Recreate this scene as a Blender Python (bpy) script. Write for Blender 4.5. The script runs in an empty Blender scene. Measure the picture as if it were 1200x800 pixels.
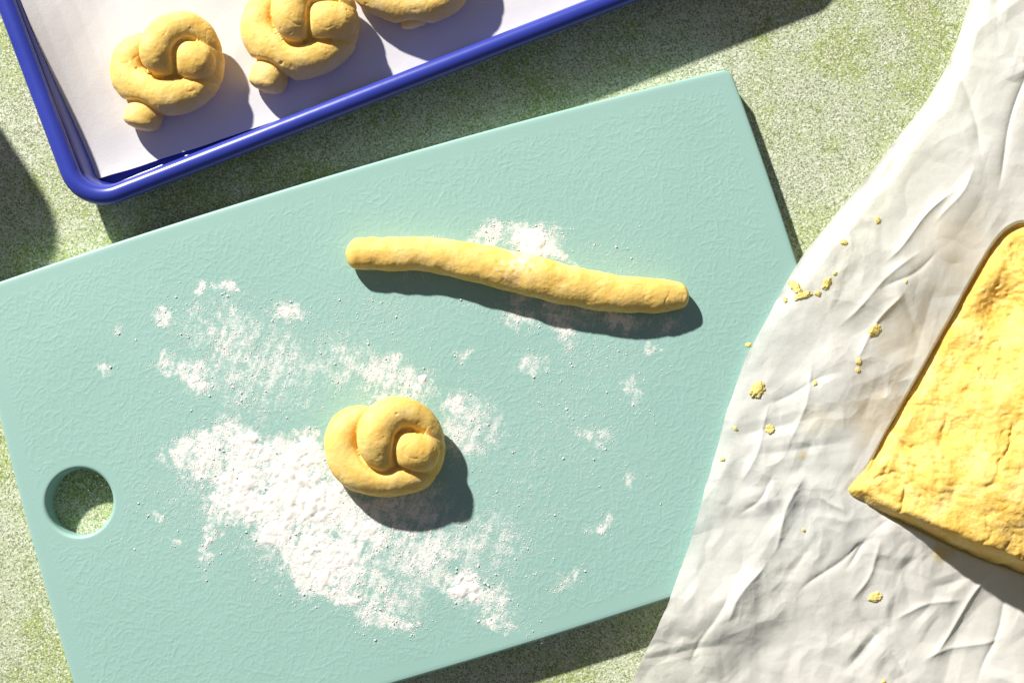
import bpy, bmesh, math
import numpy as np
from mathutils import Vector

# ------------------------------------------------------------------ camera, world, light, exposure
scene = bpy.context.scene
TILT = math.radians(4.0); DIST = 0.8335; FPX = 1200 * 50 / 36.0
cam_d = bpy.data.cameras.new('camera'); cam = bpy.data.objects.new('camera', cam_d)
scene.collection.objects.link(cam)
cam_d.lens = 50; cam_d.sensor_width = 36; cam_d.clip_start = 0.01; cam_d.clip_end = 100
cam.location = (0, -DIST * math.sin(TILT), DIST * math.cos(TILT))
cam.rotation_euler = (TILT, 0, 0)
scene.camera = cam

world = bpy.data.worlds.new('World'); scene.world = world; world.use_nodes = True
bg = world.node_tree.nodes['Background']
bg.inputs['Color'].default_value = (0.95, 0.97, 1.05, 1); bg.inputs['Strength'].default_value = 0.135

SUN_AZ = (-0.58, 0.81); SUN_EL = math.radians(30.0)            # direction towards the lamp
lamp_d = bpy.data.lights.new('key_lamp', 'AREA'); lamp_d.shape = 'DISK'
LD = 7.0
lamp_d.size = 0.22; lamp_d.energy = 1130; lamp_d.color = (1.0, 0.955, 0.86)
lamp = bpy.data.objects.new('key_lamp', lamp_d); scene.collection.objects.link(lamp)
nz = math.hypot(*SUN_AZ)
ldir = Vector((SUN_AZ[0] / nz * math.cos(SUN_EL), SUN_AZ[1] / nz * math.cos(SUN_EL), math.sin(SUN_EL)))
lamp.location = ldir * LD
lamp.rotation_euler = ldir.to_track_quat('Z', 'Y').to_euler()

vs = scene.view_settings
scene.display_settings.display_device = 'sRGB'
vs.view_transform = 'Standard'; vs.look = 'None'; vs.exposure = 0.0; vs.gamma = 1.0; vs.use_curve_mapping = False

# ------------------------------------------------------------------ helpers
C = scene.collection
MM = 0.001
rng = np.random.default_rng(7)

def P(px, py, z=0.0):
    """plan position (m) of a point of the photograph's 1200x800 survey at height z"""
    px = np.asarray(px, float); py = np.asarray(py, float)
    a = (px - 600) / FPX; b = -(py - 400) / FPX
    s, c = math.sin(TILT), math.cos(TILT)
    dx = a; dy = s + b * c; dz = -c + b * s
    t = (z - DIST * c) / dz
    return dx * t, -DIST * s + dy * t

def to_px(x, y, z):
    s, c = math.sin(TILT), math.cos(TILT); ry = y + DIST * s; rz = z - DIST * c
    dep = ry * s - rz * c; upc = ry * c + rz * s
    return 600 + FPX * x / dep, 400 - FPX * upc / dep

def _hash(ix, iy, iz, seed):
    h = (ix * 374761393 + iy * 668265263 + iz * 2147483647 + seed * 1274126177) & 0xFFFFFFFF
    h = ((h ^ (h >> 13)) * 1274126177) & 0xFFFFFFFF
    h = ((h ^ (h >> 16)) * 2246822519) & 0xFFFFFFFF
    return h ^ (h >> 15)

def noise3(x, y, z, seed=0):
    """gradient noise, about -1..1"""
    x = np.asarray(x, float); y = np.asarray(y, float) + 0 * x; z = np.asarray(z, float) + 0 * x
    fx, fy, fz = np.floor(x), np.floor(y), np.floor(z)
    ix, iy, iz = fx.astype(np.int64), fy.astype(np.int64), fz.astype(np.int64)
    x = x - fx; y = y - fy; z = z - fz
    u = x*x*x*(x*(x*6-15)+10); v = y*y*y*(y*(y*6-15)+10); w = z*z*z*(z*(z*6-15)+10)
    out = 0
    for dx in (0, 1):
        for dy in (0, 1):
            for dz in (0, 1):
                h = _hash(ix + dx, iy + dy, iz + dz, seed)
                gx = (h & 1023) / 511.5 - 1; gy = ((h >> 10) & 1023) / 511.5 - 1; gz = ((h >> 20) & 1023) / 511.5 - 1
                out = out + (u if dx else 1-u) * (v if dy else 1-v) * (w if dz else 1-w) * (gx*(x-dx) + gy*(y-dy) + gz*(z-dz))
    return out * 1.5

def fbm(x, y, z=0.37, oct=4, seed=0, gain=0.5):
    s = 0; a = 1.0; f = 1.0; t = 0
    for o in range(oct):
        s = s + a * noise3(x * f, y * f, np.asarray(z) * f, seed + o * 17); t += a; a *= gain; f *= 2.03
    return s / t * 1.4

def tri_noise(x, y, seed):
    """piecewise-flat noise on a bent triangle lattice: facets meeting in creases"""
    s = (x + y) * 0.3660254; i = np.floor(x + s); j = np.floor(y + s); t = (i + j) * 0.2113249
    fx = (x + s) - i; fy = (y + s) - j
    def val(a, b): return (_hash(a.astype(np.int64), b.astype(np.int64), np.zeros_like(a, dtype=np.int64), seed) & 65535) / 32767.5 - 1
    v00 = val(i, j); v11 = val(i + 1, j + 1); v10 = val(i + 1, j); v01 = val(i, j + 1)
    up = fx > fy
    return np.where(up, v00 + (v10 - v00) * fx + (v11 - v10) * fy, v00 + (v01 - v00) * fy + (v11 - v01) * fx)

def sstep(a, b, x):
    t = np.clip((x - a) / (b - a), 0, 1); return t * t * (3 - 2 * t)

def poly_sdf(x, y, pts):
    """signed distance to a closed polygon, negative inside"""
    pts = np.asarray(pts, float); d = np.full(x.shape, 1e18); inside = np.zeros(x.shape, bool)
    n = len(pts)
    for i in range(n):
        ax, ay = pts[i]; bx, by = pts[(i + 1) % n]
        ex, ey = bx - ax, by - ay
        t = np.clip(((x - ax) * ex + (y - ay) * ey) / (ex*ex + ey*ey), 0, 1)
        d = np.minimum(d, (x - ax - t*ex)**2 + (y - ay - t*ey)**2)
        if ay != by:
            cr = (ay > y) != (by > y)
            inside ^= cr & (x < (bx - ax) * (y - ay) / (by - ay) + ax)
    d = np.sqrt(d)
    return np.where(inside, -d, d)

def smooth_closed(pts, n=12):
    """Catmull-Rom through a closed list of points"""
    pts = np.asarray(pts, float); N = len(pts); out = []
    for i in range(N):
        p0, p1, p2, p3 = pts[(i-1) % N], pts[i], pts[(i+1) % N], pts[(i+2) % N]
        for t in np.arange(n) / n:
            out.append(0.5 * (2*p1 + (p2-p0)*t + (2*p0-5*p1+4*p2-p3)*t*t + (3*p1-p0-3*p2+p3)*t**3))
    return np.array(out)

def catmull(pts, n=16):
    pts = np.asarray(pts, float)
    ext = np.vstack([2*pts[0]-pts[1], pts, 2*pts[-1]-pts[-2]]); out = []
    for i in range(len(pts) - 1):
        p0, p1, p2, p3 = ext[i:i+4]
        for t in np.arange(n) / n:
            out.append(0.5 * (2*p1 + (p2-p0)*t + (2*p0-5*p1+4*p2-p3)*t*t + (3*p1-p0-3*p2+p3)*t**3))
    out.append(pts[-1]); return np.array(out)

def mesh_np(name, verts, quads=None, tris=None, smooth=True):
    verts = np.ascontiguousarray(verts, np.float32)
    me = bpy.data.meshes.new(name)
    loops = []; starts = []; totals = []; off = 0
    for arr, k in ((quads, 4), (tris, 3)):
        if arr is None or len(arr) == 0: continue
        arr = np.asarray(arr, np.int32)
        loops.append(arr.ravel()); starts.append(off + np.arange(len(arr)) * k)
        totals.append(np.full(len(arr), k)); off += arr.size
    loops = np.concatenate(loops); starts = np.concatenate(starts).astype(np.int32)
    me.vertices.add(len(verts)); me.vertices.foreach_set('co', verts.ravel())
    me.loops.add(len(loops)); me.loops.foreach_set('vertex_index', loops.astype(np.int32))
    me.polygons.add(len(starts)); me.polygons.foreach_set('loop_start', starts)
    me.polygons.foreach_set('use_smooth', np.full(len(starts), smooth))
    me.update(calc_edges=True); me.validate()
    return me

def grid_quads(nr, nc):
    i = np.arange(nr * nc).reshape(nr, nc)
    return np.stack([i[:-1, :-1], i[:-1, 1:], i[1:, 1:], i[1:, :-1]], -1).reshape(-1, 4)

def link(name, me, mat, parent=None, loc=(0, 0, 0)):
    o = bpy.data.objects.new(name, me); C.objects.link(o); o.location = loc
    if mat: me.materials.append(mat)
    if parent: o.parent = parent
    return o

def tag(o, label=None, cat=None, group=None, kind=None):
    if label: o['label'] = label
    if cat: o['category'] = cat
    if group: o['group'] = group
    if kind: o['kind'] = kind
    return o

# ------------------------------------------------------------------ materials
class NT:
    def __init__(self, name):
        self.m = bpy.data.materials.new(name); self.m.use_nodes = True
        self.t = self.m.node_tree; self.b = self.t.nodes['Principled BSDF']; self.out = self.t.nodes['Material Output']
        self.co = self.t.nodes.new('ShaderNodeTexCoord').outputs['Object']
    def n(self, typ, **kw):
        nd = self.t.nodes.new(typ)
        for k, v in kw.items():
            if hasattr(nd, k): setattr(nd, k, v)
        return nd
    def l(self, a, b): self.t.links.new(a, b)
    def noise(self, scale, detail=3, rough=0.55, dist=0.0, co=None):
        nd = self.n('ShaderNodeTexNoise'); nd.inputs['Scale'].default_value = scale
        nd.inputs['Detail'].default_value = detail; nd.inputs['Roughness'].default_value = rough
        nd.inputs['Distortion'].default_value = dist
        self.l(co or self.co, nd.inputs['Vector']); return nd.outputs['Fac']
    def ramp(self, fac, stops, interp='LINEAR'):
        nd = self.n('ShaderNodeValToRGB'); nd.color_ramp.interpolation = interp
        e = nd.color_ramp.elements
        while len(e) < len(stops): e.new(0.5)
        for i, (p, c) in enumerate(stops):
            e[i].position = p; e[i].color = (c, c, c, 1) if not hasattr(c, '__len__') else (*c, 1)
        self.l(fac, nd.inputs['Fac']); return nd.outputs['Color']
    def mix(self, fac, a, b, mode='MIX'):
        nd = self.n('ShaderNodeMix'); nd.data_type = 'RGBA'; nd.blend_type = mode
        if isinstance(fac, (int, float)): nd.inputs[0].default_value = fac
        else: self.l(fac, nd.inputs[0])
        for s, v in ((6, a), (7, b)):
            if isinstance(v, tuple): nd.inputs[s].default_value = (*v, 1)
            else: self.l(v, nd.inputs[s])
        return nd.outputs[2]
    def math(self, op, a, b=None):
        nd = self.n('ShaderNodeMath'); nd.operation = op
        for i, v in enumerate((a, b)):
            if v is None: continue
            if isinstance(v, (int, float)): nd.inputs[i].default_value = v
            else: self.l(v, nd.inputs[i])
        return nd.outputs[0]
    def bump(self, h, dist, strength=1.0):
        nd = self.n('ShaderNodeBump'); nd.inputs['Distance'].default_value = dist; nd.inputs['Strength'].default_value = strength
        self.l(h, nd.inputs['Height']); return nd.outputs['Normal']
    def set(self, **kw):
        for k, v in kw.items():
            s = self.b.inputs[k.replace('_', ' ')]
            if isinstance(v, (int, float)): s.default_value = v
            elif isinstance(v, tuple): s.default_value = (*v, 1) if len(v) == 3 and s.type == 'RGBA' else v
            else: self.l(v, s)

def mat_table():
    k = NT('speckled_table')
    big = k.noise(9, 4, 0.6, 0.4); med = k.noise(38, 4, 0.65)
    tint = k.ramp(k.math('ADD', k.math('MULTIPLY', big, 0.5), k.math('MULTIPLY', med, 0.5)),
                  [(0.36, (0.58, 0.63, 0.49)), (0.49, (0.53, 0.60, 0.39)), (0.57, (0.42, 0.51, 0.20)), (0.70, (0.57, 0.58, 0.41))])
    def cells(scale):
        v = k.n('ShaderNodeTexVoronoi'); v.inputs['Scale'].default_value = scale; k.l(k.co, v.inputs['Vector'])
        sp = k.n('ShaderNodeSeparateColor'); k.l(v.outputs['Color'], sp.inputs[0]); return sp.outputs[0], sp.outputs[1]
    a1, a2 = cells(950); b1, b2 = cells(1400)
    clus = k.noise(60, 3, 0.6)
    c = k.mix(k.ramp(k.math('ADD', a1, k.math('MULTIPLY', clus, 0.3)), [(0.80, 0.0), (0.88, 0.65)]), tint, (0.82, 0.83, 0.74))
    c = k.mix(k.ramp(k.math('ADD', b1, k.math('MULTIPLY', clus, 0.5)), [(0.95, 0.0), (1.00, 0.7)]), c, (0.16, 0.19, 0.09))
    c = k.mix(k.ramp(k.math('ADD', a2, k.math('MULTIPLY', k.noise(33, 3), 0.6)), [(1.12, 0.0), (1.16, 0.85)]), c, (0.06, 0.06, 0.04))
    hgt = k.math('ADD', k.math('MULTIPLY', a1, 0.6), k.math('MULTIPLY', k.noise(520, 3, 0.6), 1.0))
    k.set(Base_Color=c, Roughness=0.85, Specular_IOR_Level=0.15, Normal=k.bump(hgt, 0.0007, 0.8))
    return k.m

def mat_board():
    k = NT('mint_plastic')
    f = k.noise(14, 3)
    c = k.ramp(f, [(0.3, (0.312, 0.518, 0.482)), (0.7, (0.332, 0.541, 0.507))])
    # thin film of flour rubbed over the plastic
    at = k.n('ShaderNodeAttribute'); at.attribute_name = 'flour_film'
    g = k.math('ADD', at.outputs['Fac'], k.math('MULTIPLY', k.math('SUBTRACT', k.math('ADD', k.math('MULTIPLY', k.noise(1100, 3, 0.8), 0.7), k.math('MULTIPLY', k.noise(260, 4, 0.7), 0.3)), 0.5), 2.6))
    film = k.ramp(g, [(0.30, 0.0), (0.62, 0.55), (1.0, 0.95)])
    film = k.math('MULTIPLY', film, k.math('MINIMUM', k.math('MULTIPLY', at.outputs['Fac'], 6.0), 1.0))
    c = k.mix(film, c, (0.90, 0.88, 0.87))
    k.set(Base_Color=c, Roughness=k.ramp(film, [(0.0, 0.42), (1.0, 1.0)]), Specular_IOR_Level=0.35, Normal=k.bump(k.noise(900, 2), 0.00012, 0.5))
    return k.m

def mat_flour():
    k = NT('white_flour')
    f = k.noise(60, 3)
    c = k.ramp(f, [(0.3, (0.88, 0.86, 0.84)), (0.7, (0.91, 0.90, 0.885))])
    k.set(Base_Color=c, Roughness=1.0, Specular_IOR_Level=0.05, Normal=k.bump(k.noise(1500, 3, 0.7), 0.0003, 0.6))
    return k.m

def mat_dough(name, rough=False, patches=(), tone=((0.86, 0.55, 0.13), (0.89, 0.62, 0.185), (0.91, 0.69, 0.29))):
    k = NT(name)
    a = k.noise(70, 4, 0.6, 0.3); b = k.noise(260, 3, 0.6)
    c = k.ramp(a, [(0.30, tone[0]), (0.50, tone[1]), (0.70, tone[2])])
    c = k.mix(k.ramp(b, [(0.60, 0.0), (0.75, 0.35)]), c, (0.66, 0.34, 0.08))
    # egg-yolk flecks
    c = k.mix(k.ramp(k.noise(95, 2), [(0.70, 0.0), (0.76, 0.7)]), c, (0.80, 0.48, 0.04))
    if rough:
        c = k.mix(k.ramp(k.noise(34, 4, 0.65, 0.5), [(0.50, 0.0), (0.66, 0.6)]), c, (0.76, 0.43, 0.08))
        c = k.mix(k.ramp(k.math('ADD', k.noise(330, 3, 0.6), k.math('MULTIPLY', k.noise(45, 3), 0.35)), [(0.77, 0.0), (0.87, 0.5)]), c, (0.70, 0.36, 0.07))
    for (x, y, z, r, amt) in patches:          # flour caught on the dough
        d = k.n('ShaderNodeVectorMath'); d.operation = 'DISTANCE'
        k.l(k.co, d.inputs[0]); d.inputs[1].default_value = (x, y, z)
        fall = k.ramp(k.math('DIVIDE', d.outputs['Value'], r), [(0.0, amt), (1.0, 0.0)])
        nn = k.ramp(k.math('ADD', k.noise(240, 4, 0.7), k.math('MULTIPLY', fall, 0.45)), [(0.62, 0.0), (0.90, 0.85)])
        c = k.mix(k.math('MULTIPLY', nn, k.math('MINIMUM', k.math('MULTIPLY', fall, 3.0), 1.0)), c, (0.88, 0.82, 0.74))
    k.set(Base_Color=c, Roughness=0.62, Specular_IOR_Level=0.25, Subsurface_Weight=0.3, Subsurface_Scale=0.003,
          Subsurface_Radius=(1.0, 0.6, 0.25), Normal=k.bump(k.math('ADD', k.noise(420, 3, 0.6), k.math('MULTIPLY', k.noise(130, 3), 0.8)), 0.0010 if rough else 0.0004, 0.8))
    return k.m

def mat_enamel():
    k = NT('blue_enamel')
    k.set(Base_Color=k.ramp(k.noise(20, 2), [(0.3, (0.030, 0.048, 0.36)), (0.7, (0.036, 0.056, 0.40))]), Roughness=0.30, Specular_IOR_Level=0.5,
          Normal=k.bump(k.noise(90, 2), 0.0003, 0.35))
    return k.m

def mat_paper(name, col, trans, stains_and_bounce=(), clear=0.0, crinkle=0.0):
    k = NT(name)
    f = k.noise(30, 4, 0.6)
    c = k.ramp(f, [(0.3, tuple(v * 0.96 for v in col)), (0.7, col)])
    fib = k.noise(700, 3, 0.7)
    c = k.mix(k.ramp(fib, [(0.5, 0.0), (0.75, 0.10)]), c, (0.60, 0.58, 0.56))
    for (x, y, r, colr, amt) in stains_and_bounce:        # grease and dough rubbed in, plus bounce light painted beside the dough
        d = k.n('ShaderNodeVectorMath'); d.operation = 'DISTANCE'
        fl = k.n('ShaderNodeVectorMath'); fl.operation = 'MULTIPLY'; fl.inputs[1].default_value = (1, 1, 0); k.l(k.co, fl.inputs[0])
        k.l(fl.outputs[0], d.inputs[0]); d.inputs[1].default_value = (x, y, 0)
        fall = k.math('SUBTRACT', 1.0, k.math('DIVIDE', d.outputs['Value'], r))
        v = k.ramp(k.math('ADD', fall, k.math('MULTIPLY', k.math('SUBTRACT', k.noise(110, 4, 0.65), 0.5), 1.6)), [(0.25, 0.0), (0.75, amt)])
        c = k.mix(v, c, colr)
    nrm = k.bump(k.math('ADD', fib, k.math('MULTIPLY', k.noise(150, 4, 0.6, 0.6), 1.2)), 0.0004, 0.22)
    if crinkle:
        dn = k.n('ShaderNodeTexNoise'); dn.inputs['Scale'].default_value = 30; dn.inputs['Detail'].default_value = 2; k.l(k.co, dn.inputs['Vector'])
        mp = k.n('ShaderNodeVectorMath'); mp.operation = 'MULTIPLY_ADD'; k.l(dn.outputs['Color'], mp.inputs[0]); mp.inputs[1].default_value = (0.03, 0.03, 0.0); k.l(k.co, mp.inputs[2])
        hs = None
        for sc, w in ((42, 1.0), (95, 0.4)):
            vo = k.n('ShaderNodeTexVoronoi'); vo.feature = 'F1'; vo.inputs['Scale'].default_value = sc; vo.inputs['Randomness'].default_value = 1.0
            k.l(mp.outputs[0], vo.inputs['Vector']); t = k.math('MULTIPLY', vo.outputs['Distance'], w)
            hs = t if hs is None else k.math('ADD', hs, t)
        hs = k.math('MULTIPLY', hs, k.ramp(k.noise(16, 2), [(0.48, 0.0), (0.62, 1.0)]))
        b2 = k.n('ShaderNodeBump'); b2.inputs['Distance'].default_value = crinkle; b2.inputs['Strength'].default_value = 1.0
        k.l(hs, b2.inputs['Height']); k.l(nrm, b2.inputs['Normal']); nrm = b2.outputs['Normal']
    k.set(Base_Color=c, Roughness=0.42, Specular_IOR_Level=0.4, Normal=nrm)
    tr = k.n('ShaderNodeBsdfTranslucent'); k.l(c, tr.inputs['Color']); k.l(nrm, tr.inputs['Normal'])
    ms = k.n('ShaderNodeMixShader'); ms.inputs[0].default_value = trans
    k.l(k.b.outputs[0], ms.inputs[1]); k.l(tr.outputs[0], ms.inputs[2])
    tp = k.n('ShaderNodeBsdfTransparent'); m2 = k.n('ShaderNodeMixShader'); m2.inputs[0].default_value = clear
    k.l(ms.outputs[0], m2.inputs[1]); k.l(tp.outputs[0], m2.inputs[2]); k.l(m2.outputs[0], k.out.inputs['Surface'])
    return k.m

def mat_plain(name, col, rough):
    k = NT(name)
    k.set(Base_Color=k.ramp(k.noise(25, 3), [(0.3, tuple(v*0.94 for v in col)), (0.7, col)]), Roughness=rough)
    return k.m

M_table = mat_table(); M_board = mat_board(); M_flour = mat_flour(); M_enamel = mat_enamel()

# ------------------------------------------------------------------ tabletop
def tabletop():
    bm = bmesh.new(); bmesh.ops.create_cube(bm, size=1.0)
    for v in bm.verts: v.co = Vector((v.co.x * 2.6, v.co.y * 2.2, (v.co.z - 0.5) * 0.04))
    bmesh.ops.bevel(bm, geom=bm.edges[:], offset=0.004, segments=3, affect='EDGES')
    me = bpy.data.meshes.new('tabletop'); bm.to_mesh(me); bm.free()
    o = link('tabletop', me, M_table)
    tag(o, 'speckled green and white stone-look tabletop under everything', 'tabletop', kind='structure')
tabletop()

# ------------------------------------------------------------------ flour: where it lies on the board (survey coordinates)
def z5(pts): return np.array([(160 + x * 0.5502, 320 + y * 0.55) for x, y in pts])
F_MAIN = z5([(50,372),(78,355),(140,330),(190,290),(232,300),(270,332),(330,345),(362,312),(385,350),(402,402),(432,440),(470,470),(525,500),(545,560),
             (520,605),(482,625),(468,662),(492,690),(560,718),(612,745),(582,770),(500,745),(450,715),(400,705),(345,687),(330,650),(290,600),(250,580),
             (240,552),(190,540),(137,512),(130,488),(150,450),(110,440),(80,420),(45,410)])
# soft patches: x, y, rx, ry, turn (deg), density
F_BLOB = [(228, 442, 30, 16, 35, .62), (205, 430, 18, 14, 20, .62), (340, 368, 20, 12, 0, .55), (268, 340, 17, 7, 10, .62), (192, 377, 11, 11, 0, .62), (237, 337, 6, 5, 0, .6),
          (265, 395, 60, 40, 30, .40), (300, 430, 80, 60, 20, .36), (455, 442, 48, 24, 15, .52), (480, 445, 20, 14, 0, .60), (535, 470, 17, 15, 0, .66),
          (550, 500, 34, 40, 20, .44), (555, 690, 46, 22, 30, .62), (540, 690, 22, 16, 30, .85), (585, 728, 30, 8, 22, .45), (500, 650, 50, 40, 30, .52), (560, 640, 60, 50, 0, .34), (430, 690, 60, 35, 25, .50), (380, 640, 60, 50, 25, .6),
          (470, 600, 60, 45, 35, .55), (410, 560, 40, 30, 0, .6), (545, 418, 14, 9, 0, .42), (620, 428, 14, 14, 0, .42), (742, 455, 10, 20, 0, .40), (700, 615, 14, 8, -35, .55), (690, 512, 26, 12, 20, .36),
          (665, 677, 22, 7, -30, .42), (735, 560, 10, 18, 0, .30), (655, 500, 70, 90, 0, .16), (620, 560, 40, 60, 0, .18), (245, 640, 8, 28, 18, .56), (205, 635, 8, 6, 0, .5), (120, 432, 8, 8, 0, .44),
          (430, 390, 70, 40, 0, .16), (250, 560, 70, 60, 0, .30), (340, 640, 60, 50, 0, .36), (400, 425, 60, 40, 0, .30), (460, 470, 40, 14, 0, .5), (135, 388, 7, 5, 0, .4), (185, 602, 8, 6, 0, .42)]
R_BLOB = [(622, 283, 27, 19, 5, .95), (640, 296, 20, 9, 20, .7), (571, 276, 12, 11, 0, .66), (530, 282, 28, 5, 5, .4), (660, 378, 15, 24, -12, .66), (645, 366, 14, 10, 0, .6), (668, 386, 8, 12, 0, .7), (612, 372, 22, 12, 10, .42), (610, 345, 12, 14, 20, .5),
          (728, 374, 24, 9, 8, .68), (780, 378, 18, 9, 5, .46), (700, 368, 40, 16, 8, .36), (680, 315, 18, 6, 20, .55), (760, 406, 6, 8, 0, .55), (720, 300, 40, 20, 20, .14), (440, 360, 30, 16, 10, .20), (690, 420, 60, 30, 0, .14), (480, 325, 18, 6, 0, .26), (556, 358, 40, 10, 10, .18)]


SCRATCH = [(655, 415, 672, 545), (617, 440, 622, 600), (588, 585, 598, 645), (640, 450, 646, 560), (690, 470, 720, 560), (560, 420, 590, 520), (405, 330, 420, 400), (700, 440, 735, 500), (575, 600, 585, 690),
           (660, 540, 664, 640), (470, 585, 500, 625), (480, 590, 470, 630), (495, 580, 520, 620)]
def density(X, Y, main, blobs, seed):
    D = np.zeros(X.shape)
    wx = X + 13 * fbm(X / 30, Y / 30, seed=seed) + 7 * fbm(X / 9, Y / 9, seed=seed + 2, oct=3)
    wy = Y + 13 * fbm(X / 30, Y / 30, seed=seed + 1) + 7 * fbm(X / 9, Y / 9, seed=seed + 3, oct=3)
    if main is not None:
        sd = poly_sdf(wx, wy, main); D = sstep(14, -22, sd) * 0.72
        hole = np.hypot((wx - 445) / 32, (wy - 690) / 24); D = D * (0.35 + 0.65 * sstep(0.6, 1.3, hole))
        D = D * (1 - 0.45 * np.exp(-((wx - 262) / 7) ** 2) * sstep(560, 540, wy)) * (1 - 0.3 * np.exp(-((wx + 0.5 * (wy - 560) - 245) / 7) ** 2))
    for (cx, cy, rx, ry, a, pk) in blobs:
        a = math.radians(a); dx, dy = wx - cx, wy - cy
        u = (dx * math.cos(a) + dy * math.sin(a)) / rx; v = (-dx * math.sin(a) + dy * math.cos(a)) / ry
        D = np.maximum(D, pk * np.exp(-(u*u + v*v) * 0.75))
    return D
FX0, FX1, FY0, FY1 = 80, 860, 240, 790
def make_film():
    X, Y = np.meshgrid(np.arange(FX0, FX1 + 1.0), np.arange(FY0, FY1 + 1.0))
    D = np.maximum(density(X, Y, F_MAIN, F_BLOB, 101), density(X, Y, None, R_BLOB, 151))
    n2 = fbm(X / 11, Y / 11, oct=4, seed=401, gain=0.62); n1 = fbm(X / 40, Y / 40, oct=2, seed=402)
    fa = math.radians(112); fs = fbm((X * math.cos(fa) + Y * math.sin(fa)) / 60, (-X * math.sin(fa) + Y * math.cos(fa)) / 5, oct=3, seed=404)
    f = np.clip((D + 0.25 * D * (1 - D)) * 1.15 * (1 + 1.0 * n2 + 0.4 * n1 + 0.7 * fs), 0, 1)
    f = f * sstep(0.03, 0.25, D)
    for x0, y0, x1, y1 in SCRATCH:
        ex, ey = x1 - x0, y1 - y0; L = math.hypot(ex, ey)
        t = ((X - x0) * ex + (Y - y0) * ey) / (L * L); d = np.abs(-(X - x0) * ey + (Y - y0) * ex) / L
        f = np.maximum(f, 0.42 * np.exp(-(d / 1.0) ** 2) * ((t > 0) & (t < 1)) * np.clip(0.5 + n2 * 1.2, 0, 1))
    return f
FILM = make_film()
def sample_film(x, y):
    i = np.round(x - FX0).astype(int); j = np.round(y - FY0).astype(int)
    ok = (i >= 0) & (j >= 0) & (i < FILM.shape[1]) & (j < FILM.shape[0])
    out = np.zeros(x.shape); out[ok] = FILM[j[ok], i[ok]]; return out

# ------------------------------------------------------------------ cutting board
BA, BB, BT = 229.5, 139.0, 15.0           # half length, half width, thickness in mm
BCX, BCY, BROT = -53.0, -40.0, math.radians(16.6)
BOWX, BOWY = 3.5, 6.0
HOLE = P(93, 588, 0.015); HOLE_R = 19.0

def b_local(x, y):
    x = x / MM - BCX; y = y / MM - BCY; c, s = math.cos(BROT), math.sin(BROT)
    return x * c + y * s, -x * s + y * c
def b_world(u, v):
    c, s = math.cos(BROT), math.sin(BROT)
    return (u * c - v * s + BCX) * MM, (u * s + v * c + BCY) * MM
def bow(u, v):
    return u * (1 + BOWX / BA * (1 - (v / BB)**2)), v * (1 + BOWY / BB * (1 - (u / BA)**2))
def ring_uv(u, v, inset, R):
    """point of the unit frame boundary (u,v on the +-BA,+-BB frame) moved to a rounded frame inset by 'inset'"""
    a, b = BA - inset, BB - inset; r = max(R - inset, 0.8)
    x = u / BA * a; y = v / BB * b
    cx = np.clip(x, -(a - r), a - r); cy = np.clip(y, -(b - r), b - r)
    dx, dy = x - cx, y - cy; d = np.maximum(np.hypot(dx, dy), 1e-9)
    return cx + dx / d * r, cy + dy / d * r

def board_sdf(x, y):
    """approximate signed distance (mm) to the board's outline, negative inside"""
    u, v = b_local(x, y)
    a = BA + BOWX * np.clip(1 - (v / BB)**2, 0, 1); b = BB + BOWY * np.clip(1 - (u / BA)**2, 0, 1)
    qx, qy = np.abs(u) - a, np.abs(v) - b
    return np.hypot(np.maximum(qx, 0), np.maximum(qy, 0)) + np.minimum(np.maximum(qx, qy), 0)

def emboss(nu, nv, step):
    """height map of fine crossing wrinkles pressed into the plastic"""
    H = np.zeros((nv, nu)); n = 15000
    x0 = rng.uniform(0, nu, n); y0 = rng.uniform(0, nv, n)
    ang = rng.uniform(0, 2*math.pi, n); cur = rng.normal(0, 0.09, n); ln = rng.gamma(2.0, 3.6, n) / step; amp = rng.uniform(0.4, 1.0, n)
    T = 90
    for i in range(T):
        live = i < ln
        if not live.any(): break
        x0 = x0 + np.cos(ang); y0 = y0 + np.sin(ang); ang = ang + cur * step + rng.normal(0, 0.13, n)
        f = amp * np.minimum(1, np.minimum(i / 4.0 + 0.3, (ln - i) / 5.0 + 0.2))
        for dx in (-1, 0, 1):
            for dy in (-1, 0, 1):
                gx = np.round(x0).astype(int) + dx; gy = np.round(y0).astype(int) + dy
                w = np.exp(-((gx - x0)**2 + (gy - y0)**2) / 0.5) * f
                ok = live & (gx >= 0) & (gx < nu) & (gy >= 0) & (gy < nv)
                np.maximum.at(H, (gy[ok], gx[ok]), w[ok])
    return H

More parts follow.
